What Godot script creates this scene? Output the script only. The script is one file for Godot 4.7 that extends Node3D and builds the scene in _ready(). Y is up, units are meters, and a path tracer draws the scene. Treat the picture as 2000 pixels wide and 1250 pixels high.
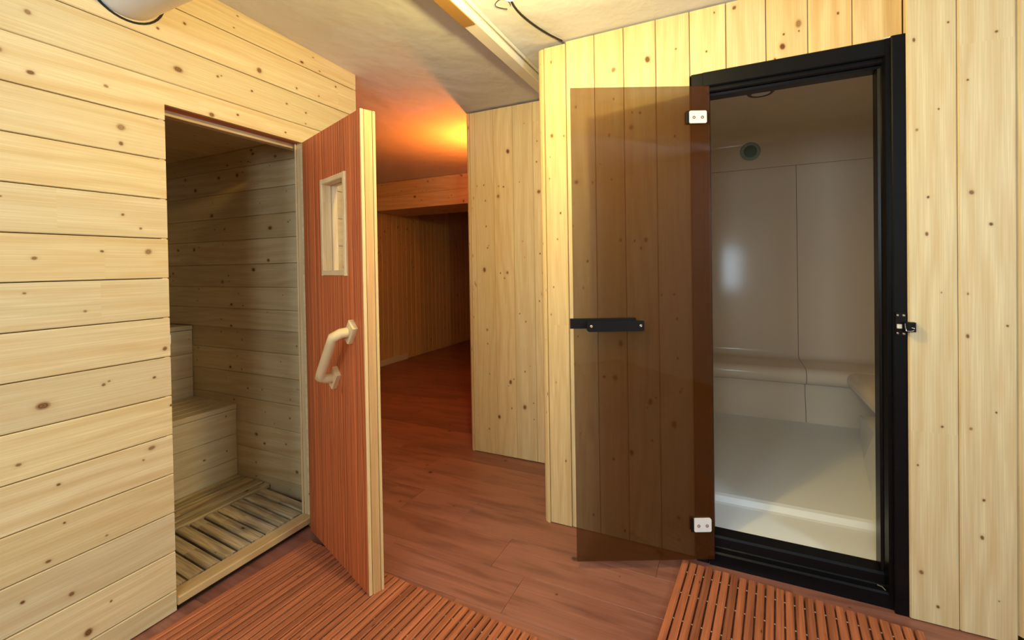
extends Node3D
# Coordinates: x = u (to the right along the steam room wall), y up, z = -v (v runs away from the camera along the sauna wall). Metres.

const CEIL_A := 2.37          # the old ceiling sinks gently: y = CEIL_A - 0.03 v up to v = 2.65
const LW := -1.84             # face of the sauna wall (u)
const RW := 2.045             # face of the steam room wall (v)

var rng := RandomNumberGenerator.new()
var M := {}
var TEX := {}                 # material -> [texture length in metres, strips]

# ------------------------------------------------------------------ geometry collector
class Geo:
	var v := PackedVector3Array()
	var n := PackedVector3Array()
	var t := PackedVector2Array()
	var c := PackedColorArray()
	var tint := Color(1, 1, 1)
	func tri(a: Vector3, b: Vector3, d: Vector3, na: Vector3, nb: Vector3, nd: Vector3, ta := Vector2.ZERO, tb := Vector2.ZERO, td := Vector2.ZERO) -> void:
		var face := (d - a).cross(b - a)
		if face.dot(na + nb + nd) < 0.0:
			var k := b; b = d; d = k
			k = nb; nb = nd; nd = k
			var q := tb; tb = td; td = q
		v.append(a); v.append(b); v.append(d)
		n.append(na); n.append(nb); n.append(nd)
		t.append(ta); t.append(tb); t.append(td)
		for i in 3: c.append(tint)
	func quad(a: Vector3, b: Vector3, d: Vector3, e: Vector3, na: Vector3, nb: Vector3, nd: Vector3, ne: Vector3, ta := Vector2.ZERO, tb := Vector2.ZERO, td := Vector2.ZERO, te := Vector2.ZERO) -> void:
		tri(a, b, d, na, nb, nd, ta, tb, td)
		tri(a, d, e, na, nd, ne, ta, td, te)
	func mesh() -> ArrayMesh:
		var arr := []
		arr.resize(Mesh.ARRAY_MAX)
		arr[Mesh.ARRAY_VERTEX] = v
		arr[Mesh.ARRAY_NORMAL] = n
		arr[Mesh.ARRAY_TEX_UV] = t
		arr[Mesh.ARRAY_COLOR] = c
		var m := ArrayMesh.new()
		m.add_surface_from_arrays(Mesh.PRIMITIVE_TRIANGLES, arr)
		return m

func P(u: float, y: float, v: float) -> Vector3:
	return Vector3(u, y, -v)

# a polygon in the plane (ay, az) pushed along ax; texture runs along ax, strip number s across the width w
func prism(g: Geo, poly: Array, o: Vector3, ax: Vector3, length: float, ay: Vector3, az: Vector3, info := [1.0, 1, 0, 0.0], smooth := false, caps := true) -> void:
	var k := poly.size()
	var area := 0.0
	var lo := 1e9
	var hi := -1e9
	for i in k:
		var p: Vector2 = poly[i]
		var q: Vector2 = poly[(i + 1) % k]
		area += p.x * q.y - q.x * p.y
		lo = minf(lo, p.x); hi = maxf(hi, p.x)
	var sgn := 1.0 if area > 0.0 else -1.0
	var norms := []
	for i in k:
		var p: Vector2 = poly[i]
		var q: Vector2 = poly[(i + 1) % k]
		var e := (q - p).normalized()
		norms.append((ay * e.y - az * e.x) * sgn)
	var u0: float = info[3]
	var u1: float = info[3] + length / float(info[0])
	var w := maxf(hi - lo, 1e-4)
	for i in k:
		var p: Vector2 = poly[i]
		var q: Vector2 = poly[(i + 1) % k]
		var a := o + ay * p.x + az * p.y
		var b := o + ay * q.x + az * q.y
		var na: Vector3 = norms[i]
		var nb: Vector3 = norms[i]
		if smooth:
			var pv: Vector3 = norms[(i + k - 1) % k]
			var nx: Vector3 = norms[(i + 1) % k]
			if pv.dot(na) > 0.75: na = (pv + norms[i]).normalized()
			if nx.dot(nb) > 0.75: nb = (nx + norms[i]).normalized()
		var va := (float(info[2]) + 0.02 + 0.96 * (p.x - lo) / w) / float(info[1])
		var vb := (float(info[2]) + 0.02 + 0.96 * (q.x - lo) / w) / float(info[1])
		g.quad(a, b, b + ax * length, a + ax * length, na, nb, nb, na, Vector2(u0, va), Vector2(u0, vb), Vector2(u1, vb), Vector2(u1, va))
	if caps:
		var pts := PackedVector2Array(poly)
		var ids := Geometry2D.triangulate_polygon(pts)
		for side in 2:
			var off := ax * (length if side else 0.0)
			var nn := ax.normalized() * (1.0 if side else -1.0)
			for j in range(0, ids.size(), 3):
				var vs := []
				var ts := []
				for m in 3:
					var p: Vector2 = pts[ids[j + m]]
					vs.append(o + off + ay * p.x + az * p.y)
					ts.append(Vector2(u0 + p.y * 0.4, (float(info[2]) + 0.02 + 0.96 * (p.x - lo) / w) / float(info[1])))
				g.tri(vs[0], vs[1], vs[2], nn, nn, nn, ts[0], ts[1], ts[2])

func plank_poly(w: float, th: float, b: float) -> Array:
	return [Vector2(0, 0), Vector2(w, 0), Vector2(w, th - b), Vector2(w - b, th), Vector2(b, th), Vector2(0, th - b)]

# box between two corners with chamfered edges on the four long sides of the longest axis
func cbox(g: Geo, a: Vector3, b: Vector3, bev := 0.002, info := [1.0, 1, 0, 0.0]) -> void:
	var lo := Vector3(minf(a.x, b.x), minf(a.y, b.y), minf(a.z, b.z))
	var s := (b - a).abs()
	var ax := Vector3.RIGHT
	var ay := Vector3.UP
	var az := Vector3.BACK
	var l := s.x; var w := s.y; var h := s.z
	if s.y >= s.x and s.y >= s.z:
		ax = Vector3.UP; ay = Vector3.RIGHT; az = Vector3.BACK
		l = s.y; w = s.x; h = s.z
	elif s.z >= s.x:
		ax = Vector3.BACK; ay = Vector3.UP; az = Vector3.RIGHT
		l = s.z; w = s.y; h = s.x
	if h > w:
		var k := ay; ay = az; az = k
		var q := w; w = h; h = q
	bev = minf(bev, h * 0.45)
	var poly := [Vector2(bev, 0), Vector2(w - bev, 0), Vector2(w, bev), Vector2(w, h - bev), Vector2(w - bev, h), Vector2(bev, h), Vector2(0, h - bev), Vector2(0, bev)]
	prism(g, poly, lo, ax, l, ay, az, info)

func tube(g: Geo, path: Array, r: float, seg := 10, caps := true, r_end := -1.0) -> void:
	var k := path.size()
	var rings := []
	var nor := []
	var up := Vector3.UP
	for i in k:
		var d: Vector3 = (path[mini(i + 1, k - 1)] - path[maxi(i - 1, 0)]).normalized()
		if absf(d.dot(up)) > 0.95: up = Vector3.RIGHT
		var x := d.cross(up).normalized()
		var y := x.cross(d).normalized()
		up = y
		var rr := r if r_end < 0.0 else lerpf(r, r_end, float(i) / float(k - 1))
		var ring := []
		var nn := []
		for j in seg:
			var a := TAU * j / seg
			var q := x * cos(a) + y * sin(a)
			ring.append(path[i] + q * rr)
			nn.append(q)
		rings.append(ring); nor.append(nn)
	for i in k - 1:
		for j in seg:
			var j2 := (j + 1) % seg
			g.quad(rings[i][j], rings[i][j2], rings[i + 1][j2], rings[i + 1][j], nor[i][j], nor[i][j2], nor[i + 1][j2], nor[i + 1][j])
	if caps:
		for e in [0, k - 1]:
			var d: Vector3 = (path[0] - path[1]).normalized() if e == 0 else (path[k - 1] - path[k - 2]).normalized()
			for j in seg:
				g.tri(path[e], rings[e][j], rings[e][(j + 1) % seg], d, d, d)

# profile of (radius, height) turned about axis from o
func lathe(g: Geo, prof: Array, o: Vector3, axis: Vector3, seg := 24, from := 0.0, to := TAU) -> void:
	axis = axis.normalized()
	var x := axis.cross(Vector3.UP if absf(axis.y) < 0.9 else Vector3.RIGHT).normalized()
	var y := axis.cross(x).normalized()
	for i in prof.size() - 1:
		var p: Vector2 = prof[i]
		var q: Vector2 = prof[i + 1]
		var e := (q - p).normalized()
		for j in seg:
			var a0 := from + (to - from) * j / seg
			var a1 := from + (to - from) * (j + 1) / seg
			var d0 := x * cos(a0) + y * sin(a0)
			var d1 := x * cos(a1) + y * sin(a1)
			var n0 := d0 * e.y - axis * e.x
			var n1 := d1 * e.y - axis * e.x
			g.quad(o + d0 * p.x + axis * p.y, o + d1 * p.x + axis * p.y, o + d1 * q.x + axis * q.y, o + d0 * q.x + axis * q.y, n0, n1, n1, n0)

# ------------------------------------------------------------------ nodes
var used := {}
func numbered(called: String) -> String:
	if not used.has(called):
		used[called] = 0
		return called
	used[called] += 1
	return "%s_%03d" % [called, used[called]]

func base(called: String, at: Vector3, label: String, category: String, kind := "", group := "", turn := 0.0) -> Node3D:
	var o := Node3D.new()
	o.name = numbered(called)
	add_child(o)
	o.position = at
	o.rotation.y = turn
	tag(o, label, category, kind, group)
	return o

func tag(o: Node, label: String, category: String, kind := "", group := "") -> void:
	o.set_meta("label", label)
	if category: o.set_meta("category", category)
	if kind: o.set_meta("kind", kind)
	if group: o.set_meta("group", group)

# commits g; world coordinates become local to the parent when the parent is not turned
func put(g: Geo, called: String, mat: Material, parent: Node3D, world := true, label := "") -> MeshInstance3D:
	if world:
		var off := Vector3.ZERO
		var q: Node = parent
		while q is Node3D and q != self:
			off += q.position
			q = q.get_parent()
		for i in g.v.size(): g.v[i] -= off
	var o := MeshInstance3D.new()
	o.mesh = g.mesh()
	o.name = called
	o.material_override = mat
	parent.add_child(o, true)
	if label: o.set_meta("label", label)
	return o

func tinted(spread: float, warm := 0.0) -> Color:
	var k := 1.0 + rng.randf_range(-spread, spread)
	var w := rng.randf_range(-1.0, 1.0) * warm
	return Color(k * (1.0 + w * 0.4), k, k * (1.0 - w))

func info_of(mat: String) -> Array:
	var a: Array = TEX[mat]
	return [a[0], a[1], rng.randi() % int(a[1]), rng.randf()]

# one board: back corner o, along ax, width ay, face normal az
func board(parent: Node3D, called: String, mat: String, o: Vector3, ax: Vector3, l: float, ay: Vector3, w: float, az: Vector3, th: float, bev := 0.0025, tint := Color(1, 1, 1), world := true) -> MeshInstance3D:
	var g := Geo.new()
	g.tint = tint
	prism(g, plank_poly(w, th, bev), o, ax, l, ay, az, info_of(mat))
	return put(g, called, M[mat], parent, world)

func slab(parent: Node3D, called: String, mat: String, a: Vector3, b: Vector3, bev := 0.0, tint := Color(1, 1, 1), world := true) -> MeshInstance3D:
	var g := Geo.new()
	g.tint = tint
	cbox(g, a, b, bev, info_of(mat) if TEX.has(mat) else [1.0, 1, 0, 0.0])
	return put(g, called, M[mat], parent, world)

# ------------------------------------------------------------------ textures and materials
# boards of wood in strips: rings as bent lines, knots that push them aside, fine streaks
func wood(w: int, h: int, strips: int, stretch: int, sd: int, base_c: Color, late: Color, contrast: float, knots: float, knot_c: Color, streak: float, freq: float, blotch := 0.0, blotch_c := Color.BLACK) -> ImageTexture:
	var r := RandomNumberGenerator.new()
	r.seed = sd
	var nz := FastNoiseLite.new()
	nz.seed = sd
	nz.noise_type = FastNoiseLite.TYPE_SIMPLEX
	nz.frequency = 0.16
	nz.fractal_octaves = 3
	var fine_im := nz.get_image(w / stretch, h)
	fine_im.convert(Image.FORMAT_L8)
	fine_im.resize(w, h, Image.INTERPOLATE_CUBIC)
	var fine := fine_im.get_data()
	nz.frequency = 0.02
	nz.fractal_octaves = 3
	var blot_im := nz.get_image(w / 10, h)
	blot_im.convert(Image.FORMAT_L8)
	blot_im.resize(w, h, Image.INTERPOLATE_CUBIC)
	var blot := blot_im.get_data()
	var out := PackedByteArray()
	out.resize(w * h * 3)
	var sh := h / strips
	var ring := PackedFloat32Array()
	ring.resize(512)
	var rn := FastNoiseLite.new()
	rn.seed = sd + 5
	rn.frequency = 0.06
	for i in 512:
		var q := 0.5 + 0.5 * sin(i * TAU / 16.0 + 1.5 * rn.get_noise_1d(i * 0.6))
		ring[i] = clampf(q * q * (0.6 + 0.7 * rn.get_noise_1d(i * 0.9 + 77.0)), 0.0, 1.0)
	for i in 40:
		ring[511 - i] = lerpf(ring[0], ring[511 - i], i / 40.0)
	var br := base_c.r * 255.0; var bg := base_c.g * 255.0; var bb := base_c.b * 255.0
	var lr := late.r * 255.0; var lg := late.g * 255.0; var lb := late.b * 255.0
	for s in strips:
		var disp := PackedFloat32Array()
		disp.resize(sh * w)
		var ks := []
		var nk := int(knots) + (1 if r.randf() < knots - int(knots) else 0)
		for i in nk:
			var big := r.randf() < 0.25
			var rad := r.randf_range(4.8, 8.5) if big else r.randf_range(1.8, 3.8)
			rad *= h / float(strips) / 128.0 * (1.0 if sh >= 100 else 1.4)
			var at := Vector2(r.randf_range(0, w), r.randf_range(0.1, 0.9) * sh)
			var strength := r.randf_range(0.55, 1.0)
			ks.append([at, rad, rad * r.randf_range(1.0, 1.5), strength])
			var rx := int(rad * 9.0)
			var ry := int(rad * 4.0)
			for dy in range(-ry, ry + 1):
				var yy := int(at.y) + dy
				if yy < 0 or yy >= sh: continue
				for dx in range(-rx, rx + 1):
					var xx := posmod(int(at.x) + dx, w)
					var e := exp(-(dx * dx) / (rad * rad * 9.0) - absf(dy) / (rad * 1.5))
					disp[yy * w + xx] += (1.0 if dy < 0 else -1.0) * e * rad * 1.6 * strength
		var p1 := r.randf() * TAU; var p2 := r.randf() * TAU; var p3 := r.randf() * TAU
		var a1 := r.randf_range(0.05, 0.3) * sh; var a2 := r.randf_range(0.02, 0.06) * sh
		var f := freq * r.randf_range(0.55, 1.3)
		var tone := r.randf_range(0.955, 1.035)
		var con := contrast * r.randf_range(0.5, 1.2)
		var ph := r.randf() * 500.0
		var mid := r.randf_range(-0.6, 1.6) * sh
		var wx := PackedFloat32Array()
		wx.resize(w)
		for x in w:
			var q := TAU * x / w
			wx[x] = a1 * sin(q + p1) + a2 * sin(3.0 * q + p2) + 0.4 * a2 * sin(8.0 * q + p3)
		for y in sh:
			var row := (s * sh + y) * w
			var drow := y * w
			for x in w:
				var d := absf(y - mid + wx[x] + disp[drow + x]) * f + ph
				var i0 := int(d)
				var fr := d - i0
				var k := lerpf(ring[i0 & 511], ring[(i0 + 1) & 511], fr) * con
				k += (fine[row + x] / 255.0 - 0.5) * streak
				var tn := tone
				if k > 1.0: k = 1.0
				elif k < 0.0:
					tn -= k * 0.35
					k = 0.0
				var cr := (br + (lr - br) * k) * tn
				var cg := (bg + (lg - bg) * k) * tn
				var cb := (bb + (lb - bb) * k) * tn
				if blotch > 0.0:
					var bl := clampf((blot[row + x] / 255.0 - 0.5) * 3.0 * blotch, 0.0, 0.85)
					cr = lerpf(cr, blotch_c.r * 255.0, bl)
					cg = lerpf(cg, blotch_c.g * 255.0, bl)
					cb = lerpf(cb, blotch_c.b * 255.0, bl)
				var o := (row + x) * 3
				out[o] = clampi(int(cr), 0, 255)
				out[o + 1] = clampi(int(cg), 0, 255)
				out[o + 2] = clampi(int(cb), 0, 255)
		for kn in ks:
			var at: Vector2 = kn[0]
			var rad: float = kn[1]
			var rl: float = kn[2]
			var st: float = kn[3]
			var rx := int(rl * 2.6) + 2
			var ry := int(rad * 2.6) + 2
			for dy in range(-ry, ry + 1):
				var yy := int(at.y) + dy
				if yy < 0 or yy >= sh: continue
				for dx in range(-rx, rx + 1):
					var xx := posmod(int(at.x) + dx, w)
					var q := sqrt((dx / rl) * (dx / rl) + (dy / rad) * (dy / rad)) + 0.07 * sin(atan2(dy, dx) * 2.0 + at.x)
					var dark := (1.0 - smoothstep(0.6, 1.05, q)) * 0.9 * st * (0.75 + 0.25 * cos(q * 9.0))
					var rim := exp(-pow((q - 1.05) / 0.22, 2.0)) * 0.35 * st
					var halo := exp(-q * q / 3.0) * 0.3 * st
					var o := ((s * sh + yy) * w + xx) * 3
					var k := clampf(dark + rim + halo, 0.0, 0.95)
					var kc := knot_c.lerp(late, clampf(q - 0.9, 0.0, 1.0) * 0.6)
					out[o] = int(lerpf(out[o], kc.r * 255.0, k))
					out[o + 1] = int(lerpf(out[o + 1], kc.g * 255.0, k))
					out[o + 2] = int(lerpf(out[o + 2], kc.b * 255.0, k))
	return ImageTexture.create_from_image(Image.create_from_data(w, h, false, Image.FORMAT_RGB8, out))

func wood_mat(called: String, tex: Texture2D, length: float, strips: int, rough: float, spec := 0.4) -> void:
	var m := StandardMaterial3D.new()
	m.resource_name = called
	m.albedo_texture = tex
	m.vertex_color_use_as_albedo = true
	m.roughness = rough
	m.metallic_specular = spec
	M[called] = m
	TEX[called] = [length, strips]

func plain(called: String, c: Color, rough: float, metal := 0.0, spec := 0.5) -> StandardMaterial3D:
	var m := StandardMaterial3D.new()
	m.resource_name = called
	m.albedo_color = c
	m.roughness = rough
	m.metallic = metal
	m.metallic_specular = spec
	m.vertex_color_use_as_albedo = true
	M[called] = m
	return m

func glow(called: String, c: Color, e: float) -> void:
	var m := StandardMaterial3D.new()
	m.resource_name = called
	m.albedo_color = Color(0.9, 0.9, 0.88)
	m.emission_enabled = true
	m.emission = c
	m.emission_energy_multiplier = e
	M[called] = m

func materials() -> void:
	var pine := wood(2048, 2048, 16, 64, 11, Color8(224, 202, 156), Color8(198, 158, 100), 0.6, 11.5, Color8(92, 48, 16), 0.4, 0.35, 0.35, Color8(208, 172, 120))
	wood_mat("pine", pine, 2.3, 16, 0.5)
	wood_mat("cedar", wood(1024, 512, 8, 48, 23, Color8(206, 110, 60), Color8(138, 62, 32), 0.85, 0.6, Color8(78, 32, 18), 0.7, 0.5), 1.9, 8, 0.55)
	wood_mat("laminate", wood(1024, 1024, 8, 80, 31, Color8(150, 98, 80), Color8(122, 74, 60), 0.6, 1.6, Color8(58, 32, 25), 0.5, 0.16, 0.4, Color8(104, 62, 50)), 1.3, 8, 0.36, 0.5)
	wood_mat("teak", wood(512, 256, 8, 32, 47, Color8(180, 106, 70), Color8(128, 68, 42), 0.7, 0.3, Color8(66, 32, 18), 0.8, 0.5), 0.9, 8, 0.5)
	wood_mat("weathered", wood(512, 512, 8, 24, 53, Color8(198, 174, 134), Color8(150, 126, 92), 0.8, 1.0, Color8(60, 44, 28), 1.1, 0.4, 0.5, Color8(126, 106, 78)), 0.7, 8, 0.75, 0.3)
	wood_mat("birch", wood(512, 256, 4, 32, 61, Color8(222, 192, 144), Color8(190, 152, 102), 0.6, 0.0, Color8(110, 70, 36), 0.5, 0.4), 0.6, 4, 0.45)
	# ceiling plaster: white paint with shallow unevenness
	var m := plain("plaster", Color8(216, 219, 228), 0.85, 0.0, 0.3)
	var nt := NoiseTexture2D.new()
	var fn := FastNoiseLite.new()
	fn.seed = 4
	fn.frequency = 0.012
	fn.fractal_octaves = 5
	nt.noise = fn
	nt.width = 512
	nt.height = 512
	nt.seamless = true
	m.heightmap_enabled = true
	m.heightmap_texture = nt
	m.heightmap_scale = 0.45
	m.uv1_triplanar = true
	m.uv1_world_triplanar = true
	m.uv1_scale = Vector3(0.7, 0.7, 0.7)
	plain("paint", Color8(226, 222, 214), 0.4)
	plain("duct", Color8(222, 218, 212), 0.45)
	plain("backing", Color8(58, 40, 24), 0.9, 0.0, 0.2)
	plain("acrylic", Color8(236, 218, 192), 0.12, 0.0, 0.32)
	plain("acrylic_floor", Color8(245, 244, 238), 0.4)
	plain("seam", Color8(70, 58, 46), 0.7)
	plain("black_paint", Color8(13, 13, 16), 0.3, 0.0, 0.32)
	plain("black_plastic", Color8(20, 19, 19), 0.4, 0.0, 0.3)
	plain("rubber", Color8(16, 15, 15), 0.7)
	plain("cable", Color8(20, 15, 14), 0.5)
	plain("chrome", Color8(215, 215, 215), 0.18, 1.0)
	plain("white_plastic", Color8(232, 230, 224), 0.4)
	plain("rust", Color8(120, 62, 26), 0.8)
	plain("brown_paint", Color8(150, 112, 60), 0.7)
	plain("speaker_green", Color8(158, 176, 160), 0.5)
	plain("speaker_dark", Color8(108, 128, 116), 0.5)
	plain("cord", Color8(196, 176, 150), 0.8)
	plain("grime", Color8(112, 108, 100), 0.9)
	var gl := plain("smoked_glass", Color(0.30, 0.155, 0.02, 0.55), 0.03, 0.0, 0.36)
	gl.transparency = BaseMaterial3D.TRANSPARENCY_ALPHA
	var cl := plain("clear_glass", Color(0.9, 0.92, 0.9, 0.06), 0.02)
	cl.transparency = BaseMaterial3D.TRANSPARENCY_ALPHA
	glow("bulb_glow", Color(1.0, 0.88, 0.66), 6.0)
	glow("sconce_glow", Color(1.0, 0.62, 0.2), 4.0)
	glow("fill_panel_glow", Color(0.86, 0.93, 1.0), 1.5)

# ------------------------------------------------------------------ scene
func _ready() -> void:
	rng.seed = 20240611
	camera_and_light()
	materials()
	shell()
	sauna_wall()
	steam_wall()
	back_of_hall()
	sauna_room()
	steam_cabin()
	sauna_door()
	glass_door()
	mats()
	ceiling_things()

func camera_and_light() -> void:
	var cam := Camera3D.new()
	cam.name = "camera"
	add_child(cam)
	cam.position = Vector3(0, 1.25, 0)
	cam.rotation = Vector3(-0.0109823, 0.4483402, -0.0163807)
	cam.projection = Camera3D.PROJECTION_FRUSTUM
	cam.near = 0.05
	cam.far = 60.0
	cam.size = 0.05 * 1250.0 / 882.043
	cam.frustum_offset = Vector2(0.0, -0.05 * (625.0 - 529.184) / 882.043)
	cam.current = true
	var we := WorldEnvironment.new()
	we.name = "environment"
	var e := Environment.new()
	e.background_mode = Environment.BG_COLOR
	e.background_color = Color(0.02, 0.02, 0.025)
	e.tonemap_mode = Environment.TONE_MAPPER_LINEAR
	e.tonemap_exposure = 1.06
	e.sdfgi_enabled = true
	e.ssao_enabled = true
	e.ssil_enabled = true
	we.environment = e
	add_child(we)
	# three added daylight-white fill lights shaped as panels, two on the wall behind the camera and one on the side wall; their glowing faces are built in ceiling_things
	fill_light(P(-0.05, 1.70, -1.33), 0.0, 1.8)  # stands in for the cool source mirrored in the cabin wall
	fill_light(P(-1.05, 1.70, -1.33), 0.0, 1.9)  # added fill, set left so little of it enters the sauna
	fill_light(P(2.135, 1.70, 0.55), PI / 2, 3.1)  # added fill for the sauna benches and the board wall

# an area light shines along its own -z
func fill_light(at: Vector3, turn: float, e: float) -> void:
	var a := AreaLight3D.new()
	a.name = numbered("fill_light")
	a.area_size = Vector2(0.46, 0.62)
	a.area_range = 14.0
	a.light_color = Color(0.83, 0.93, 1.0)
	a.light_energy = e
	a.shadow_enabled = true
	add_child(a)
	a.position = at
	a.rotation.y = turn

func lamp(called: String, at: Vector3, c: Color, e: float, size: float) -> void:
	var l := OmniLight3D.new()
	l.name = called
	l.light_color = c
	l.light_energy = e
	l.light_size = size
	l.omni_range = 14.0
	l.omni_attenuation = 2.0
	l.shadow_enabled = true
	add_child(l)
	l.position = at

# closed room: floor, ceiling, walls with thickness
func shell() -> void:
	var fl := base("floor", Vector3.ZERO, "reddish brown wood plank floor of the hall", "floor", "structure")
	slab(fl, "underlay", "backing", P(-4.2, -0.12, -1.6), P(2.35, -0.0105, 9.65))
	var w := 0.21
	var row := -14
	while true:
		var v0 := 1.638 + row * w
		row += 1
		if v0 > 9.4: break
		if v0 + w < -1.4: continue
		var u := -4.05 - rng.randf() * 1.0
		if row == 1: u = -0.908 - 1.28 * 3.0
		while u < 2.2:
			var a := maxf(u, -4.05)
			var b := minf(u + 1.28, 2.2)
			u += 1.28
			if b - a < 0.05: continue
			if b < LW - 0.1 and v0 < 1.5: continue            # under the sauna
			if a > -1.5 and v0 > 2.75: continue                # behind the post and under the steam cabin
			if a > -0.7 and v0 > 2.1: continue
			board(fl, "plank", "laminate", P(a + 0.0006, -0.01, v0 + w - 0.0006), Vector3.RIGHT, b - a - 0.0012, Vector3.BACK, w - 0.0012, Vector3.UP, 0.01, 0.0012, tinted(0.1, 0.04))
	# ceiling
	var ce := base("ceiling", Vector3.ZERO, "uneven white plaster ceiling above the hall", "ceiling", "structure")
	var g := Geo.new()
	var vs := [-1.5, 2.65, 9.6]
	var ys := [CEIL_A + 0.045, CEIL_A - 0.0795, CEIL_A - 0.0795]
	for i in 2:
		g.quad(P(-4.15, ys[i], vs[i]), P(2.35, ys[i], vs[i]), P(2.35, ys[i + 1], vs[i + 1]), P(-4.15, ys[i + 1], vs[i + 1]), Vector3.DOWN, Vector3.DOWN, Vector3.DOWN, Vector3.DOWN)
	g.quad(P(-4.15, 2.56, -1.5), P(2.35, 2.56, -1.5), P(2.35, 2.56, 9.6), P(-4.15, 2.56, 9.6), Vector3.UP, Vector3.UP, Vector3.UP, Vector3.UP)
	put(g, "plaster", M.plaster, ce)
	# walls that close the hall
	var f := base("wall_front", Vector3.ZERO, "plain white wall of the hall with added fill panels on it", "wall", "structure")
	slab(f, "plaster", "paint", P(-2.0, 0, -1.4), P(2.35, 2.6, -1.55))
	var r := base("wall_right", Vector3.ZERO, "plain white side wall of the hall beside the steam room boards", "wall", "structure")
	slab(r, "plaster", "paint", P(2.2, 0, -1.5), P(2.35, 2.6, 2.05))

# cladding of wide horizontal pine boards with the sauna doorway
func sauna_wall() -> void:
	var wl := base("wall_left", P(LW, 0, 0), "wall of wide horizontal knotty pine boards around the sauna doorway", "wall", "structure")
	var th := 0.018
	var x0 := LW - th
	# backing studs
	slab(wl, "backing", "backing", P(x0 - 0.028, 0, -1.4), P(x0 - 0.001, 2.34, 0.925))
	slab(wl, "backing", "backing", P(x0 - 0.028, 0, 1.55), P(x0 - 0.001, 2.31, 1.87))
	slab(wl, "backing", "backing", P(x0 - 0.028, 1.875, 0.925), P(x0 - 0.001, 2.32, 1.55))
	var edges := []
	for k in range(-13, 5): edges.append(1.798 + 0.143 * k)
	var gap := 0.0014
	for i in edges.size():
		var y0: float = maxf(edges[i], 0.003)
		var y1: float = edges[i] + 0.143
		if y1 < 0.03: continue
		var ay := Vector3.UP
		var az := Vector3.RIGHT
		var ax := Vector3.FORWARD
		if y1 > 2.3:
			# top board, cut along the sinking ceiling
			var g := Geo.new()
			g.tint = tinted(0.05, 0.05)
			var inf := info_of("pine")
			prism(g, plank_poly(2.322 - y0, th, 0.0015), P(x0, y0 + gap, -1.4), ax, 3.28, ay, az, inf)
			put(g, "board", M.pine, wl)
			continue
		if y0 >= 1.857:
			board(wl, "board", "pine", P(x0, y0 + gap, -1.4), ax, 3.28, ay, y1 - y0 - 2 * gap, az, th, 0.0025, tinted(0.06, 0.06))
		elif y1 > 1.857:
			# the board that is notched over the doorway
			var g := Geo.new()
			g.tint = tinted(0.03, 0.03)
			var inf := info_of("pine")
			var w := y1 - y0 - 2 * gap
			var wn := y1 - 1.857 - gap
			var poly := plank_poly(w, th, 0.002)
			prism(g, poly, P(x0, y0 + gap, -1.4), ax, 2.34, ay, az, inf)
			var top := [Vector2(w - wn, 0), Vector2(w, 0), Vector2(w, th - 0.002), Vector2(w - 0.002, th), Vector2(w - wn, th)]
			var g2 := Geo.new()
			g2.tint = g.tint
			prism(g2, [Vector2(0, 0)] + top.slice(1, 4) + [Vector2(0, th)], P(x0, y0 + gap, 0.94), ax, 0.59, ay, az, [inf[0], inf[1], inf[2], inf[3] + 2.34 / 2.3])
			# keep only what lies above the opening
			for j in g2.v.size():
				var q := g2.v[j]
				if q.y < 1.857:
					q.y = 1.857
					g2.t[j].y = (float(inf[2]) + 0.02 + 0.96 * (w - wn) / w) / float(inf[1])
					g2.v[j] = q
			g.v.append_array(g2.v); g.n.append_array(g2.n); g.t.append_array(g2.t); g.c.append_array(g2.c)
			prism(g, poly, P(x0, y0 + gap, 1.53), ax, 0.35, ay, az, [inf[0], inf[1], inf[2], inf[3] + 2.93 / 2.3])
			put(g, "board", M.pine, wl)
		else:
			board(wl, "board", "pine", P(x0, y0 + gap, -1.4), ax, 2.34, ay, y1 - y0 - 2 * gap, az, th, 0.0025, tinted(0.06, 0.06))
			board(wl, "board", "pine", P(x0, y0 + gap, 1.53), ax, 0.35, ay, y1 - y0 - 2 * gap, az, th, 0.0025, tinted(0.06, 0.06))
	# door frame of the sauna: jambs, head, stops, sill
	var tr := base("trim_1", P(LW, 0, 1.235), "pale wooden frame and worn sill of the sauna doorway", "door frame", "structure")
	var inn := -1.885
	slab(tr, "jamb", "birch", P(inn, 0.03, 0.922), P(LW - 0.004, 1.872, 0.939), 0.002)
	slab(tr, "jamb", "birch", P(inn, 0.03, 1.531), P(LW - 0.004, 1.872, 1.548), 0.002)
	slab(tr, "head", "cedar", P(-1.906, 1.858, 0.94), P(LW - 0.004, 1.874, 1.53), 0.001)
	slab(tr, "stop", "birch", P(-1.945, 1.838, 0.90), P(-1.9065, 1.874, 1.57), 0.002)
	slab(tr, "stop", "birch", P(-1.892, 0.06, 1.5225), P(-1.883, 1.857, 1.5305), 0.002)
	slab(tr, "sill", "birch", P(-1.895, 0.026, 0.9415), P(LW + 0.012, 0.058, 1.5285), 0.004, Color(0.86, 0.8, 0.68))
	slab(tr, "sill_base", "backing", P(-1.9, 0.0, 0.9415), P(LW - 0.014, 0.0255, 1.5285), 0.0)
	slab(tr, "catch", "white_plastic", P(-1.862, 0.985, 0.9395), P(-1.845, 1.018, 0.946), 0.002)

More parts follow.
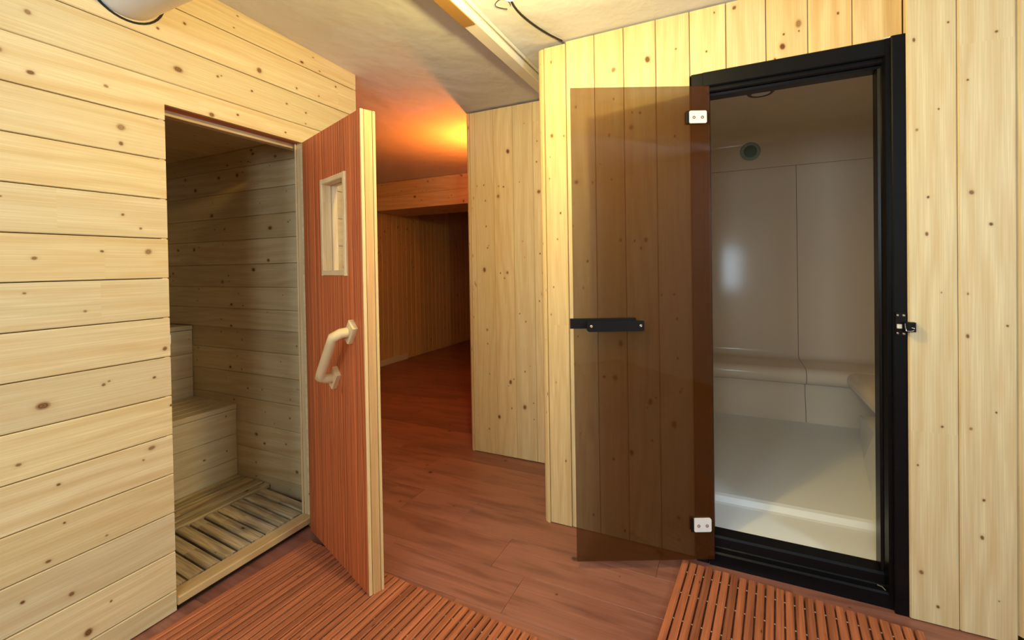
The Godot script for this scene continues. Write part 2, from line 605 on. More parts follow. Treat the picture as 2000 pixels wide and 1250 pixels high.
# cladding of vertical pine boards, the steam room side
func steam_wall() -> void:
	var wr := base("wall_steam", P(0, 0, RW), "wall of vertical knotty pine boards around the black steam room frame", "wall", "structure")
	var th := 0.016
	var v1 := RW + th
	slab(wr, "backing", "backing", P(-0.80, 0, v1 + 0.001), P(-0.14, 2.30, v1 + 0.05))
	slab(wr, "backing", "backing", P(-0.14, 2.035, v1 + 0.001), P(0.575, 2.305, v1 + 0.05))
	slab(wr, "backing", "backing", P(0.572, 0, v1 + 0.001), P(2.2, 2.305, v1 + 0.05))
	slab(wr, "end_wall", "pine", P(-0.815, 0, RW + 0.03), P(-0.80, 2.30, 2.65))
	var es := [-0.686, -0.549, -0.416, -0.278, -0.141, -0.003, 0.139, 0.278, 0.415, 0.5595]
	for i in es.size() - 1:
		var bottom := 0.004 if i < 4 else 2.034
		var t := tinted(0.05, 0.05)
		if i >= 6: t = Color(t.r * 0.96, t.g * 0.88, t.b * 0.76)
		board(wr, "board", "pine", P(es[i] + 0.0012, bottom, v1), Vector3.UP, 2.302 - bottom, Vector3.RIGHT, es[i + 1] - es[i] - 0.0024, Vector3.BACK, th, 0.0025, t)
	# wide board with large knots that closes the corner
	board(wr, "corner_board", "pine", P(-0.793, 0.004, v1), Vector3.UP, 2.288, Vector3.RIGHT, 0.106, Vector3.BACK, th + 0.004, 0.003, Color(1.0, 0.95, 0.86))
	# the three boards that stand proud to the right of the frame
	var wp := base("wall_boards", P(0.9, 0, 1.995), "panel of wide pale vertical pine boards beside the black latch", "wall", "structure")
	slab(wp, "backing", "backing", P(0.5745, 0, 2.015), P(2.2, 2.30, RW))
	slab(wp, "side_board", "pine", P(0.5605, 0.004, 2.0145), P(0.574, 2.30, 2.0455), 0.001)
	var ps := [0.5545, 0.686, 0.828, 0.965, 1.105, 1.245, 1.39, 1.53, 1.67, 1.81, 1.95, 2.09, 2.195]
	for i in ps.size() - 1:
		board(wp, "board", "pine", P(ps[i] + 0.0008, 0.004 if i < 2 else 0.03, 2.014), Vector3.UP, 2.30, Vector3.RIGHT, ps[i + 1] - ps[i] - 0.0016, Vector3.BACK, 0.019, 0.004 if i < 2 else 0.009, tinted(0.03, 0.03) * Color(0.98, 0.98, 1.0))
	# rounded corner bead
	var tr := base("trim_2", P(-0.81, 0, 2.06), "rounded pine corner bead at the end of the steam room wall", "trim", "structure")
	bead(tr, P(-0.794, 0, 2.072), 0.036, 2.287)
	var fr := base("steam_door_frame", P(0.217, 0, 2.03), "black painted door frame around the steam room opening", "door frame", "thing")
	var f0 := 2.026
	# profile across a jamb, from the outer edge inwards: casing, step, rebate
	var prof := [Vector2(0, 0.02), Vector2(0, 0.003), Vector2(0.003, 0), Vector2(0.044, 0), Vector2(0.047, 0.003), Vector2(0.047, 0.018), Vector2(0.058, 0.018), Vector2(0.062, 0.022), Vector2(0.062, 0.04), Vector2(0.069, 0.043), Vector2(0.069, 0.10), Vector2(0.02, 0.10), Vector2(0.02, 0.02)]
	var gl := Geo.new()
	prism(gl, prof, P(-0.135, 0.0, f0), Vector3.UP, 2.03, Vector3.RIGHT, Vector3.FORWARD)
	put(gl, "jamb", M.black_paint, fr)
	var gr := Geo.new()
	var f1 := 2.003
	var pr := []
	for p in prof: pr.append(Vector2(p.x * 1.1, p.y + (f0 - f1 if p.y > 0.019 else 0.0)))
	prism(gr, pr, P(0.568, 0.0, f1), Vector3.UP, 2.03, Vector3.LEFT, Vector3.FORWARD)
	put(gr, "jamb", M.black_paint, fr)
	var gh := Geo.new()
	var ph := []
	for p in prof: ph.append(Vector2(p.x * 1.27, p.y))
	prism(gh, ph, P(-0.09, 2.032, f0 - 0.001), Vector3.RIGHT, 0.606, Vector3.DOWN, Vector3.FORWARD)
	put(gh, "head", M.black_paint, fr)
	var gs := Geo.new()
	var sp := [Vector2(0, 0.0), Vector2(0, 0.05), Vector2(0.006, 0.056), Vector2(0.03, 0.06), Vector2(0.034, 0.064), Vector2(0.036, 0.098), Vector2(0.042, 0.106), Vector2(0.1, 0.11), Vector2(0.1, 0.0)]
	var sq := []
	for p in sp: sq.append(Vector2(p.x, p.y))
	prism(gs, sq, P(-0.085, 0.0, f0 - 0.004), Vector3.RIGHT, 0.596, Vector3.FORWARD, Vector3.UP)
	put(gs, "sill", M.black_paint, fr)
	# latch: plate, four screws, roller, sprung wire
	var la := Geo.new()
	cbox(la, P(0.521, 0.985, f1 - 0.008), P(0.551, 1.066, f1), 0.002)
	cbox(la, P(0.5395, 1.003, f1 - 0.036), P(0.5695, 1.035, f1 - 0.008), 0.003)
	var lat := put(la, "latch", M.black_plastic, fr)
	for q in [[0.5265, 1.056], [0.543, 1.056], [0.5265, 0.994], [0.543, 0.993]]:
		var s := Geo.new()
		lathe(s, [Vector2(0.0042, 0), Vector2(0.0042, 0.0015), Vector2(0.0028, 0.003), Vector2(0.0, 0.0034)], P(q[0], q[1], f1 - 0.008), Vector3.BACK, 12)
		put(s, "screw", M.chrome, lat)
	var ro := Geo.new()
	cbox(ro, P(0.523, 1.012, f1 - 0.02), P(0.537, 1.026, f1 - 0.008), 0.003)
	put(ro, "roller", M.white_plastic, lat)
	var wi := Geo.new()
	var wv := f1 - 0.0375
	tube(wi, [P(0.539, 1.032, wv), P(0.5395, 1.018, wv), P(0.5415, 1.0065, wv), P(0.552, 1.0055, wv), P(0.562, 1.008, wv), P(0.563, 1.016, wv), P(0.555, 1.0185, wv)], 0.0014, 8)
	put(wi, "spring_wire", M.chrome, lat)
	# white sealant torn loose in the lower corner of the frame and along its top
	var se := Geo.new()
	tube(se, [P(0.476, 0.0628, f0 + 0.021), P(0.489, 0.0625, f0 + 0.016), P(0.497, 0.058, f0 + 0.006)], 0.0022, 6)
	put(se, "sealant", M.grime, fr, true, "strip of torn grey sealant")
	var s2 := Geo.new()
	tube(s2, [P(0.5, 2.033, f0 - 0.001), P(0.53, 2.0345, f0 - 0.002), P(0.56, 2.033, f0 - 0.001)], 0.0028, 6)
	put(s2, "sealant", M.white_plastic, fr)

func bead(parent: Node3D, o: Vector3, r: float, h: float) -> void:
	var poly := [Vector2(0, 0)]
	for i in 9:
		var a := i * PI / 16.0
		poly.append(Vector2(-sin(a) * r, cos(a) * r))
	var g := Geo.new()
	g.tint = Color(1.0, 0.95, 0.85)
	prism(g, poly, o, Vector3.UP, h, Vector3.RIGHT, Vector3.BACK, info_of("pine"), true)
	put(g, "bead", M.pine, parent)

func back_of_hall() -> void:
	# boarded wall that steps forward beside the passage
	var wb := base("wall_back", P(-1.2, 0, 2.634), "narrow wall of vertical knotty pine boards beside the dark passage", "wall", "structure")
	slab(wb, "backing", "backing", P(-1.57, 0, 2.652), P(-0.8, 2.286, 2.7))
	var es := [-1.568, -1.53, -1.39, -1.249, -1.108, -0.968, -0.82]
	for i in es.size() - 1:
		board(wb, "board", "pine", P(es[i] + 0.0006, 0.004, 2.651), Vector3.UP, 2.276, Vector3.RIGHT, es[i + 1] - es[i] - 0.0012, Vector3.BACK, 0.017, 0.0018, tinted(0.04, 0.03))
	slab(wb, "passage_side", "pine", P(-1.596, 0, 2.67), P(-1.55, 2.287, 9.5))
	var tr := base("trim_3", P(-1.58, 0, 2.66), "rounded pine corner bead beside the dark passage", "trim", "structure")
	bead(tr, P(-1.569, 0, 2.668), 0.035, 2.282)
	# far side of the passage
	var wf := base("wall_far", P(-4.0, 0, 4.5), "dim wall of narrow vertical boards along the passage", "wall", "structure")
	slab(wf, "plaster", "paint", P(-4.15, 0, 1.88), P(-4.025, 2.3, 9.6))
	var v := 3.82
	while v < 9.45:
		var w := 0.096
		board(wf, "board", "pine", P(-4.02, 0.004, v + w), Vector3.UP, 2.28, Vector3.BACK, w - 0.0014, Vector3.RIGHT, 0.018, 0.003, tinted(0.08, 0.04))
		v += w
	var bb := base("baseboard_far", P(-4.0, 0, 4.4), "short pale baseboard at the mouth of the passage", "baseboard", "structure")
	slab(bb, "skirting", "paint", P(-4.002, 0, 3.8), P(-3.986, 0.075, 4.95), 0.003)
	var we := base("wall_end", P(-2.8, 0, 9.5), "unlit end wall of the passage", "wall", "structure")
	slab(we, "plaster", "paint", P(-4.15, 0, 9.5), P(-1.5, 2.3, 9.62))
	# dropped bulkhead of stained boards over the passage mouth
	var bh := base("trim_4", P(-2.8, 1.95, 4.6), "dropped bulkhead of wide boards over the mouth of the passage", "bulkhead", "structure")
	var tn := Color.WHITE
	board(bh, "fascia_board", "pine", P(-4.0, 1.952, 4.318), Vector3.RIGHT, 2.402, Vector3.UP, 0.168, Vector3.BACK, 0.018, 0.003, tn)
	board(bh, "fascia_board", "pine", P(-4.0, 2.121, 4.318), Vector3.RIGHT, 2.402, Vector3.UP, 0.166, Vector3.BACK, 0.018, 0.003, tn * 0.95)
	for i in 4:
		board(bh, "soffit_board", "pine", P(-4.0, 1.97, 4.318 + 0.16 * i), Vector3.RIGHT, 2.402, Vector3.FORWARD, 0.158, Vector3.DOWN, 0.018, 0.003, tn)
	slab(bh, "box", "backing", P(-4.0, 1.971, 4.32), P(-1.6, 2.288, 4.955))
	# sauna wall towards the passage
	var ws := base("wall_sauna_end", P(-2.9, 0, 1.83), "outside end wall of the sauna towards the passage", "wall", "structure")
	var k := 0
	while k < 16:
		var y0 := 0.004 + 0.143 * k
		board(ws, "board", "pine", P(-4.0, y0, 1.862), Vector3.RIGHT, 2.155, Vector3.UP, minf(0.1418, 2.30 - y0), Vector3.FORWARD, 0.018, 0.002, tinted(0.05, 0.04))
		k += 1

func sauna_room() -> void:
	var th := 0.016
	var si := base("wall_sauna", P(-2.8, 0, 1.68), "inside wall of wide horizontal boards in the dim sauna", "wall", "structure")
	slab(si, "backing", "backing", P(-3.7, 0, 1.698), P(-1.89, 2.0, 1.78))
	var ys := [0.0, 0.083, 0.226, 0.369, 0.512, 0.655, 0.788, 0.916, 1.03, 1.155, 1.285, 1.425, 1.556, 1.70, 1.84, 1.94]
	for i in ys.size() - 1:
		var proud := 0.02 if ys[i] > 0.9 else 0.0
		board(si, "board", "pine", P(-3.56, ys[i] + 0.0008, 1.697), Vector3.RIGHT, 1.668, Vector3.UP, ys[i + 1] - ys[i] - 0.0016, Vector3.BACK, th + proud, 0.002, tinted(0.08, 0.06))
	var sb := base("wall_sauna_back", P(-3.56, 0, 0.7), "back wall of horizontal boards above the sauna benches", "wall", "structure")
	slab(sb, "backing", "backing", P(-3.7, 0, -0.3), P(-3.577, 2.0, 1.7))
	for i in 14:
		board(sb, "board", "pine", P(-3.576, 0.001 + 0.143 * i, -0.2), Vector3.FORWARD, 1.89, Vector3.UP, 0.1414, Vector3.RIGHT, th, 0.002, tinted(0.08, 0.06))
	var sn := base("wall_sauna_near", P(-2.8, 0, -0.2), "short hidden side wall of the sauna", "wall", "structure")
	slab(sn, "boards", "pine", P(-3.7, 0, -0.32), P(-1.89, 2.0, -0.2))
	var sf := base("wall_sauna_front", P(-1.89, 0, 0.5), "inside lining of the sauna wall beside its doorway", "wall", "structure")
	slab(sf, "lining", "pine", P(-1.905, 0, -0.2), P(-1.888, 1.938, 0.922))
	slab(sf, "lining", "pine", P(-1.905, 0, 1.55), P(-1.888, 1.938, 1.675))
	slab(sf, "lining", "pine", P(-1.905, 1.876, 0.922), P(-1.888, 1.938, 1.55))
	var sc := base("ceiling_sauna", P(-2.8, 1.94, 0.7), "dark low board ceiling of the sauna", "ceiling", "structure")
	for i in 13:
		board(sc, "board", "pine", P(-3.6 + 0.135 * i, 1.955, -0.2), Vector3.FORWARD, 1.9, Vector3.RIGHT, 0.1336, Vector3.DOWN, 0.015, 0.002, tinted(0.08, 0.06))
	slab(sc, "backing", "backing", P(-3.7, 1.956, -0.3), P(-1.87, 2.0, 1.75))
	# benches
	bench("lower_bench", "low sauna bench of pine slats with boarded front", -3.036, -2.62, 0.0, 0.467, 3)
	bench("upper_bench", "higher sauna bench behind the lower one, boarded front", -3.555, -3.04, 0.0, 0.912, 6)
	# duckboard
	var db := base("duckboard", P(-2.2, 0, 1.2), "weathered grey slatted duckboard on the sauna floor", "duckboard")
	var dirs := Vector3(cos(0.075), 0, sin(0.075))
	var across := Vector3(-sin(0.075), 0, cos(0.075))
	for i in 13:
		var v := 1.632 - 0.0655 * i
		var wd := rng.randf_range(0.052, 0.058)
		board(db, "slat", "weathered", P(-2.315, 0.032, v) + Vector3(0, rng.randf_range(-0.002, 0.0), 0), dirs, 0.405, across, wd, Vector3.UP, 0.02, 0.003, tinted(0.1, 0.03))
	for i in 5:
		board(db, "long_slat", "weathered", P(-2.617 + 0.0585 * i, 0.034, 0.2), Vector3.FORWARD, 1.47, Vector3.RIGHT, 0.0525, Vector3.UP, 0.02, 0.003, tinted(0.1, 0.05) * Color(1.08, 0.98, 0.84))
	for q in [0.35, 0.85, 1.4]:
		slab(db, "batten", "weathered", P(-2.617, 0.0, q), P(-2.33, 0.034, q + 0.04), 0.002)
	for u in [-2.29, -1.96]:
		slab(db, "batten", "weathered", P(u, 0.0, 0.78), P(u + 0.04, 0.031, 1.64), 0.002)
	var sfl := base("floor_sauna", Vector3.ZERO, "dark floor under the sauna duckboard", "floor", "structure")
	slab(sfl, "slab", "backing", P(-3.7, -0.11, -0.3), P(-1.86, -0.001, 1.72))

func bench(called: String, label: String, u0: float, u1: float, y0: float, top: float, rows: int) -> void:
	var b := base(called, P((u0 + u1) / 2.0, 0, 0.75), label, "bench")
	var n := 5
	var w := (u1 - u0 + 0.004) / n
	for i in n:
		board(b, "seat_slat", "pine", P(u0 + i * w + 0.001, top - 0.026, -0.19), Vector3.FORWARD, 1.868, Vector3.RIGHT, w - 0.004, Vector3.UP, 0.026, 0.003, tinted(0.05, 0.04))
	var h := (top - 0.028 - y0 - 0.002) / rows
	for i in rows:
		board(b, "front_board", "pine", P(u1 - 0.02, y0 + 0.002 + h * i, -0.19), Vector3.FORWARD, 1.868, Vector3.UP, h - 0.0015, Vector3.RIGHT, 0.016, 0.002, tinted(0.05, 0.04))

func steam_cabin() -> void:
	var wb := base("wall_cabin_back", P(0.3, 0, 4.08), "white moulded acrylic back wall with a seat inside the steam cabin", "wall", "structure")
	# side view of the moulded lower wall: apron, rolled seat edge, seat, backrest
	var prof := [Vector2(3.70, 0.12), Vector2(3.70, 0.215), Vector2(3.735, 0.30), Vector2(3.735, 0.385)]
	for i in 9:
		var a := PI * (1.5 - i / 8.0)
		prof.append(Vector2(3.70 + 0.05 * cos(a), 0.45 + 0.055 * sin(a)))
	prof.append(Vector2(3.95, 0.508))
	for i in 7:
		var a := -PI / 2 + PI / 2 * i / 6.0
		prof.append(Vector2(4.0 + 0.055 * cos(a), 0.563 + 0.055 * sin(a)))
	prof.append(Vector2(4.085, 1.988))
	var low: Array = prof.duplicate()
	low.append(Vector2(4.14, 1.988))
	low.append(Vector2(4.14, 0.12))
	for r in [[-0.62, 0.4695], [0.4725, 1.2]]:
		var g := Geo.new()
		prism(g, low, P(r[0], 0, 0), Vector3.RIGHT, r[1] - r[0], Vector3.FORWARD, Vector3.UP, [1.0, 1, 0, 0.0], true)
		put(g, "moulded_panel", M.acrylic, wb)
	var gs := Geo.new()
	var sm := []
	for p in prof: sm.append(p + Vector2(0.012, -0.004))
	sm.append(Vector2(4.13, 1.98)); sm.append(Vector2(4.13, 0.12))
	prism(gs, sm, P(0.4697, 0, 0), Vector3.RIGHT, 0.0026, Vector3.FORWARD, Vector3.UP)
	put(gs, "joint", M.seam, wb)
	var gu := Geo.new()
	prism(gu, [Vector2(4.085, 1.9905), Vector2(4.08, 2.235), Vector2(4.14, 2.27), Vector2(4.14, 1.9905)], P(-0.62, 0, 0), Vector3.RIGHT, 1.82, Vector3.FORWARD, Vector3.UP)
	put(gu, "upper_panel", M.acrylic, wb)
	slab(wb, "joint", "seam", P(-0.62, 1.986, 4.093), P(1.2, 1.993, 4.13))
	# ceiling with coved edge
	var cc := base("ceiling_cabin", P(0.3, 2.27, 3.1), "smooth white acrylic ceiling of the steam cabin", "ceiling", "structure")
	var gc := Geo.new()
	var cp := []
	for i in 8:
		var a := PI / 2 * i / 7.0
		cp.append(Vector2(3.96 + 0.12 * cos(a), 2.18 + 0.095 * sin(a)))
	cp.append(Vector2(2.1, 2.275))
	cp.append(Vector2(2.1, 2.29))
	cp.append(Vector2(4.14, 2.29))
	cp.append(Vector2(4.14, 2.235))
	prism(gc, cp, P(-0.62, 0, 0), Vector3.RIGHT, 1.82, Vector3.FORWARD, Vector3.UP, [1.0, 1, 0, 0.0], true)
	put(gc, "shell", M.acrylic, cc)
	# side and front walls, seen by reflections
	var wl := base("wall_cabin_near", P(-0.6, 0, 3.0), "white acrylic side wall of the steam cabin behind the glass door hinges", "wall", "structure")
	slab(wl, "panel", "acrylic", P(-0.66, 0.1, 2.12), P(-0.61, 2.29, 4.14))
	var wr := base("wall_cabin_side", P(1.15, 0, 3.0), "white acrylic side wall above the side seat of the steam cabin", "wall", "structure")
	slab(wr, "panel", "acrylic", P(1.16, 0.1, 2.12), P(1.21, 2.29, 4.14))
	var wf := base("wall_cabin_front", P(0.2, 0, 2.12), "white inner side of the wall around the steam cabin doorway", "wall", "structure")
	slab(wf, "panel", "acrylic", P(-0.62, 0.1, 2.118), P(-0.072, 2.29, 2.135))
	slab(wf, "panel", "acrylic", P(0.498, 0.1, 2.118), P(1.2, 2.29, 2.135))
	slab(wf, "panel", "acrylic", P(-0.072, 1.955, 2.118), P(0.498, 2.29, 2.135))
	# floor with a low step
	var fl := base("floor_cabin", P(0.3, 0.1, 3.0), "white steam cabin floor with a shallow step across it", "floor", "structure")
	var f1 := Geo.new()
	prism(f1, [Vector2(2.11, 0.0), Vector2(2.11, 0.098), Vector2(2.36, 0.096), Vector2(2.375, 0.10), Vector2(2.392, 0.122), Vector2(2.41, 0.128), Vector2(2.82, 0.128), Vector2(2.82, 0.0)], P(-0.62, 0, 0), Vector3.RIGHT, 1.82, Vector3.FORWARD, Vector3.UP)
	put(f1, "front_tray", M.acrylic_floor, fl)
	slab(fl, "rear_tray", "acrylic_floor", P(-0.62, 0.0, 2.8215), P(1.2, 0.127, 3.72))
	# side seat
	var sb := base("steam_cabin_bench", P(0.95, 0.1, 3.1), "white moulded side seat with rolled edge in the steam cabin", "bench")
	var sp := [Vector2(0.85, 0.20), Vector2(0.84, 0.39)]
	for i in 9:
		var a := PI * (1.5 - i / 8.0)
		sp.append(Vector2(0.745 + 0.05 * cos(a), 0.45 + 0.055 * sin(a)))
	sp.append(Vector2(1.1, 0.508))
	sp.append(Vector2(1.15, 0.56))
	sp.append(Vector2(1.158, 0.7))
	sp.append(Vector2(1.158, 0.20))
	var g := Geo.new()
	prism(g, sp, P(0, 0, 2.3), Vector3.FORWARD, 1.352, Vector3.RIGHT, Vector3.UP, [1.0, 1, 0, 0.0], true)
	put(g, "seat", M.acrylic, sb)
	# low plinth whose face flares towards the door
	var pl := Geo.new()
	var bot := [[0.728, 3.465], [0.672, 3.134], [0.608, 2.716], [0.55, 2.40], [0.53, 2.2]]
	for i in bot.size() - 1:
		var a: Array = bot[i]
		var b: Array = bot[i + 1]
		var a0 := P(a[0], 0.127, a[1]); var a1 := P(0.722, 0.285, a[1]); var a2 := P(0.86, 0.285, a[1])
		var b0 := P(b[0], 0.127, b[1]); var b1 := P(0.722, 0.285, b[1]); var b2 := P(0.86, 0.285, b[1])
		var nn := (b0 - a0).cross(a1 - a0).normalized()
		if nn.x > 0: nn = -nn
		pl.quad(a0, b0, b1, a1, nn, nn, nn, nn)
		pl.quad(a1, b1, b2, a2, Vector3.UP, Vector3.UP, Vector3.UP, Vector3.UP)
		if i == 0: pl.quad(a0, a1, a2, P(0.86, 0.127, a[1]), Vector3.FORWARD, Vector3.FORWARD, Vector3.FORWARD, Vector3.FORWARD)
		if i == bot.size() - 2: pl.quad(b0, b1, b2, P(0.86, 0.127, b[1]), Vector3.BACK, Vector3.BACK, Vector3.BACK, Vector3.BACK)
	put(pl, "plinth", M.acrylic_floor, sb)
	# round wall speaker and ceiling light
	var sk := base("round_speaker", P(0.16, 2.13, 4.08), "round grey-green speaker high on the steam cabin back wall", "speaker")
	var k1 := Geo.new()
	lathe(k1, [Vector2(0.072, -0.004), Vector2(0.072, 0.006), Vector2(0.066, 0.012), Vector2(0.05, 0.012), Vector2(0.046, 0.008)], P(0.16, 2.13, 4.08), Vector3.BACK, 32)
	put(k1, "ring", M.speaker_green, sk)
	var k2 := Geo.new()
	lathe(k2, [Vector2(0.047, 0.007), Vector2(0.03, 0.014), Vector2(0.0, 0.016)], P(0.16, 2.13, 4.08), Vector3.BACK, 32)
	put(k2, "grille", M.speaker_dark, sk)
	var cl := base("cabin_ceiling_lamp", P(0.18, 2.275, 3.1), "small unlit flat round lamp on the steam cabin ceiling", "lamp")
	var k3 := Geo.new()
	lathe(k3, [Vector2(0.075, 0.0), Vector2(0.075, 0.012), Vector2(0.066, 0.02), Vector2(0.052, 0.02)], P(0.18, 2.276, 3.1), Vector3.DOWN, 32)
	put(k3, "rim", M.grime, cl)
	var k4 := Geo.new()
	lathe(k4, [Vector2(0.053, 0.017), Vector2(0.03, 0.024), Vector2(0.0, 0.026)], P(0.18, 2.276, 3.1), Vector3.DOWN, 32)
	put(k4, "lens", M.white_plastic, cl)

func sauna_door() -> void:
	# local axes: x along the leaf from the hinge, z out of the face that the camera sees
	var d := base("door_1", P(-1.775, 0, 1.483), "open sauna door of narrow red boards with window and wooden handle", "door", "structure", "", -0.36235)
	var y0 := 0.018
	var y1 := 1.845
	var es := [-0.028, 0.022, 0.066, 0.108, 0.152, 0.196, 0.238, 0.28, 0.322, 0.364, 0.407, 0.45, 0.493, 0.536, 0.577]
	var wy0 := 1.222
	var wy1 := 1.634
	for i in es.size() - 1:
		var w: float = es[i + 1] - es[i] - 0.0012
		var tn := tinted(0.12, 0.05)
		if es[i] > 0.19 and es[i + 1] < 0.455:
			board(d, "face_board", "cedar", Vector3(es[i], y0, -0.012), Vector3.UP, wy0 - y0, Vector3.RIGHT, w, Vector3.BACK, 0.012, 0.0016, tn, false)
			board(d, "face_board", "cedar", Vector3(es[i], wy1, -0.012), Vector3.UP, y1 - wy1, Vector3.RIGHT, w, Vector3.BACK, 0.012, 0.0016, tn, false)
			board(d, "rear_board", "pine", Vector3(es[i], y0, -0.048), Vector3.UP, wy0 - y0, Vector3.RIGHT, w, Vector3.FORWARD, 0.012, 0.0016, Color.WHITE, false)
			board(d, "rear_board", "pine", Vector3(es[i], wy1, -0.048), Vector3.UP, y1 - wy1, Vector3.RIGHT, w, Vector3.FORWARD, 0.012, 0.0016, Color.WHITE, false)
		else:
			board(d, "face_board", "cedar", Vector3(es[i], y0, -0.012), Vector3.UP, y1 - y0, Vector3.RIGHT, w, Vector3.BACK, 0.012, 0.0016, tn, false)
			board(d, "rear_board", "pine", Vector3(es[i], y0, -0.048), Vector3.UP, y1 - y0, Vector3.RIGHT, w, Vector3.FORWARD, 0.012, 0.0016, Color.WHITE, false)
	# core: stiles and rails round the window
	slab(d, "stile", "backing", Vector3(-0.028, y0, -0.0475), Vector3(0.195, y1, -0.0125), 0.0, Color.WHITE, false)
	slab(d, "stile", "backing", Vector3(0.451, y0, -0.0475), Vector3(0.566, y1, -0.0125), 0.0, Color.WHITE, false)
	slab(d, "rail", "backing", Vector3(0.195, y0, -0.0475), Vector3(0.451, wy0 - 0.001, -0.0125), 0.0, Color.WHITE, false)
	slab(d, "rail", "backing", Vector3(0.195, wy1 + 0.001, -0.0475), Vector3(0.451, y1, -0.0125), 0.0, Color.WHITE, false)
	# free edge in three layers
	slab(d, "edge_strip", "birch", Vector3(0.5765, y0, -0.0125), Vector3(0.585, y1, 0.0), 0.0015, Color(1, 0.95, 0.82), false)
	slab(d, "edge_core", "birch", Vector3(0.566, y0, -0.0465), Vector3(0.584, y1, -0.0145), 0.001, Color(0.9, 0.72, 0.56), false)
	slab(d, "edge_strip", "birch", Vector3(0.5765, y0, -0.060), Vector3(0.585, y1, -0.0485), 0.0015, Color(1, 0.95, 0.82), false)
	# window
	var wn := Node3D.new()
	wn.name = "window"
	d.add_child(wn)
	wn.set_meta("label", "small window with pale wooden lining")
	var fw := 0.022
	slab(wn, "lining", "birch", Vector3(0.197, wy0, -0.062), Vector3(0.197 + fw, wy1, 0.008), 0.003, Color.WHITE, false)
	slab(wn, "lining", "birch", Vector3(0.449 - fw, wy0, -0.062), Vector3(0.449, wy1, 0.008), 0.003, Color.WHITE, false)
	slab(wn, "lining", "birch", Vector3(0.197 + fw, wy1 - fw, -0.062), Vector3(0.449 - fw, wy1, 0.008), 0.003, Color.WHITE, false)
	slab(wn, "lining", "birch", Vector3(0.197 + fw, wy0, -0.062), Vector3(0.449 - fw, wy0 + fw, 0.008), 0.003, Color.WHITE, false)
	slab(wn, "pane", "clear_glass", Vector3(0.197 + fw, wy0 + fw, -0.036), Vector3(0.449 - fw, wy1 - fw, -0.031), 0.0, Color.WHITE, false)
	# handle: two plates and a faceted grip set askew
	var hd := Node3D.new()
	hd.name = "handle"
	d.add_child(hd)
	hd.set_meta("label", "pale turned wooden grip set at a slant")
	var pa := Vector3(0.487, 1.005, 0)
	var pb := Vector3(0.322, 0.80, 0)
	var dr := (pa - pb).normalized()
	var sd := Vector3(dr.y, -dr.x, 0)
	for q in [pa, pb]:
		var g := Geo.new()
		prism(g, [Vector2(-0.026, 0), Vector2(0.026, 0), Vector2(0.026, 0.018), Vector2(0.022, 0.022), Vector2(-0.022, 0.022), Vector2(-0.026, 0.018)], q - dr * 0.04 + Vector3(0, 0, 0.0005), dr, 0.08, sd, Vector3.BACK, info_of("birch"))
		put(g, "mount", M.birch, hd, false)
	var gg := Geo.new()
	var o := Vector3(0, 0, 0.075)
	tube(gg, [pa + Vector3(0, 0, 0.02), pa + Vector3(0, 0, 0.05) - dr * 0.004, pa + o - dr * 0.022, pa + o - dr * 0.05, pb + o + dr * 0.05, pb + o + dr * 0.022, pb + Vector3(0, 0, 0.05) + dr * 0.004, pb + Vector3(0, 0, 0.02)], 0.02, 8)
	put(gg, "grip", M.birch, hd, false)
	for y in [0.3, 1.55]:
		var g := Geo.new()
		lathe(g, [Vector2(0, 0), Vector2(0.007, 0), Vector2(0.007, 0.08), Vector2(0, 0.08)], Vector3(-0.036, y, -0.052), Vector3.UP, 12)
		put(g, "hinge", M.chrome, d, false)

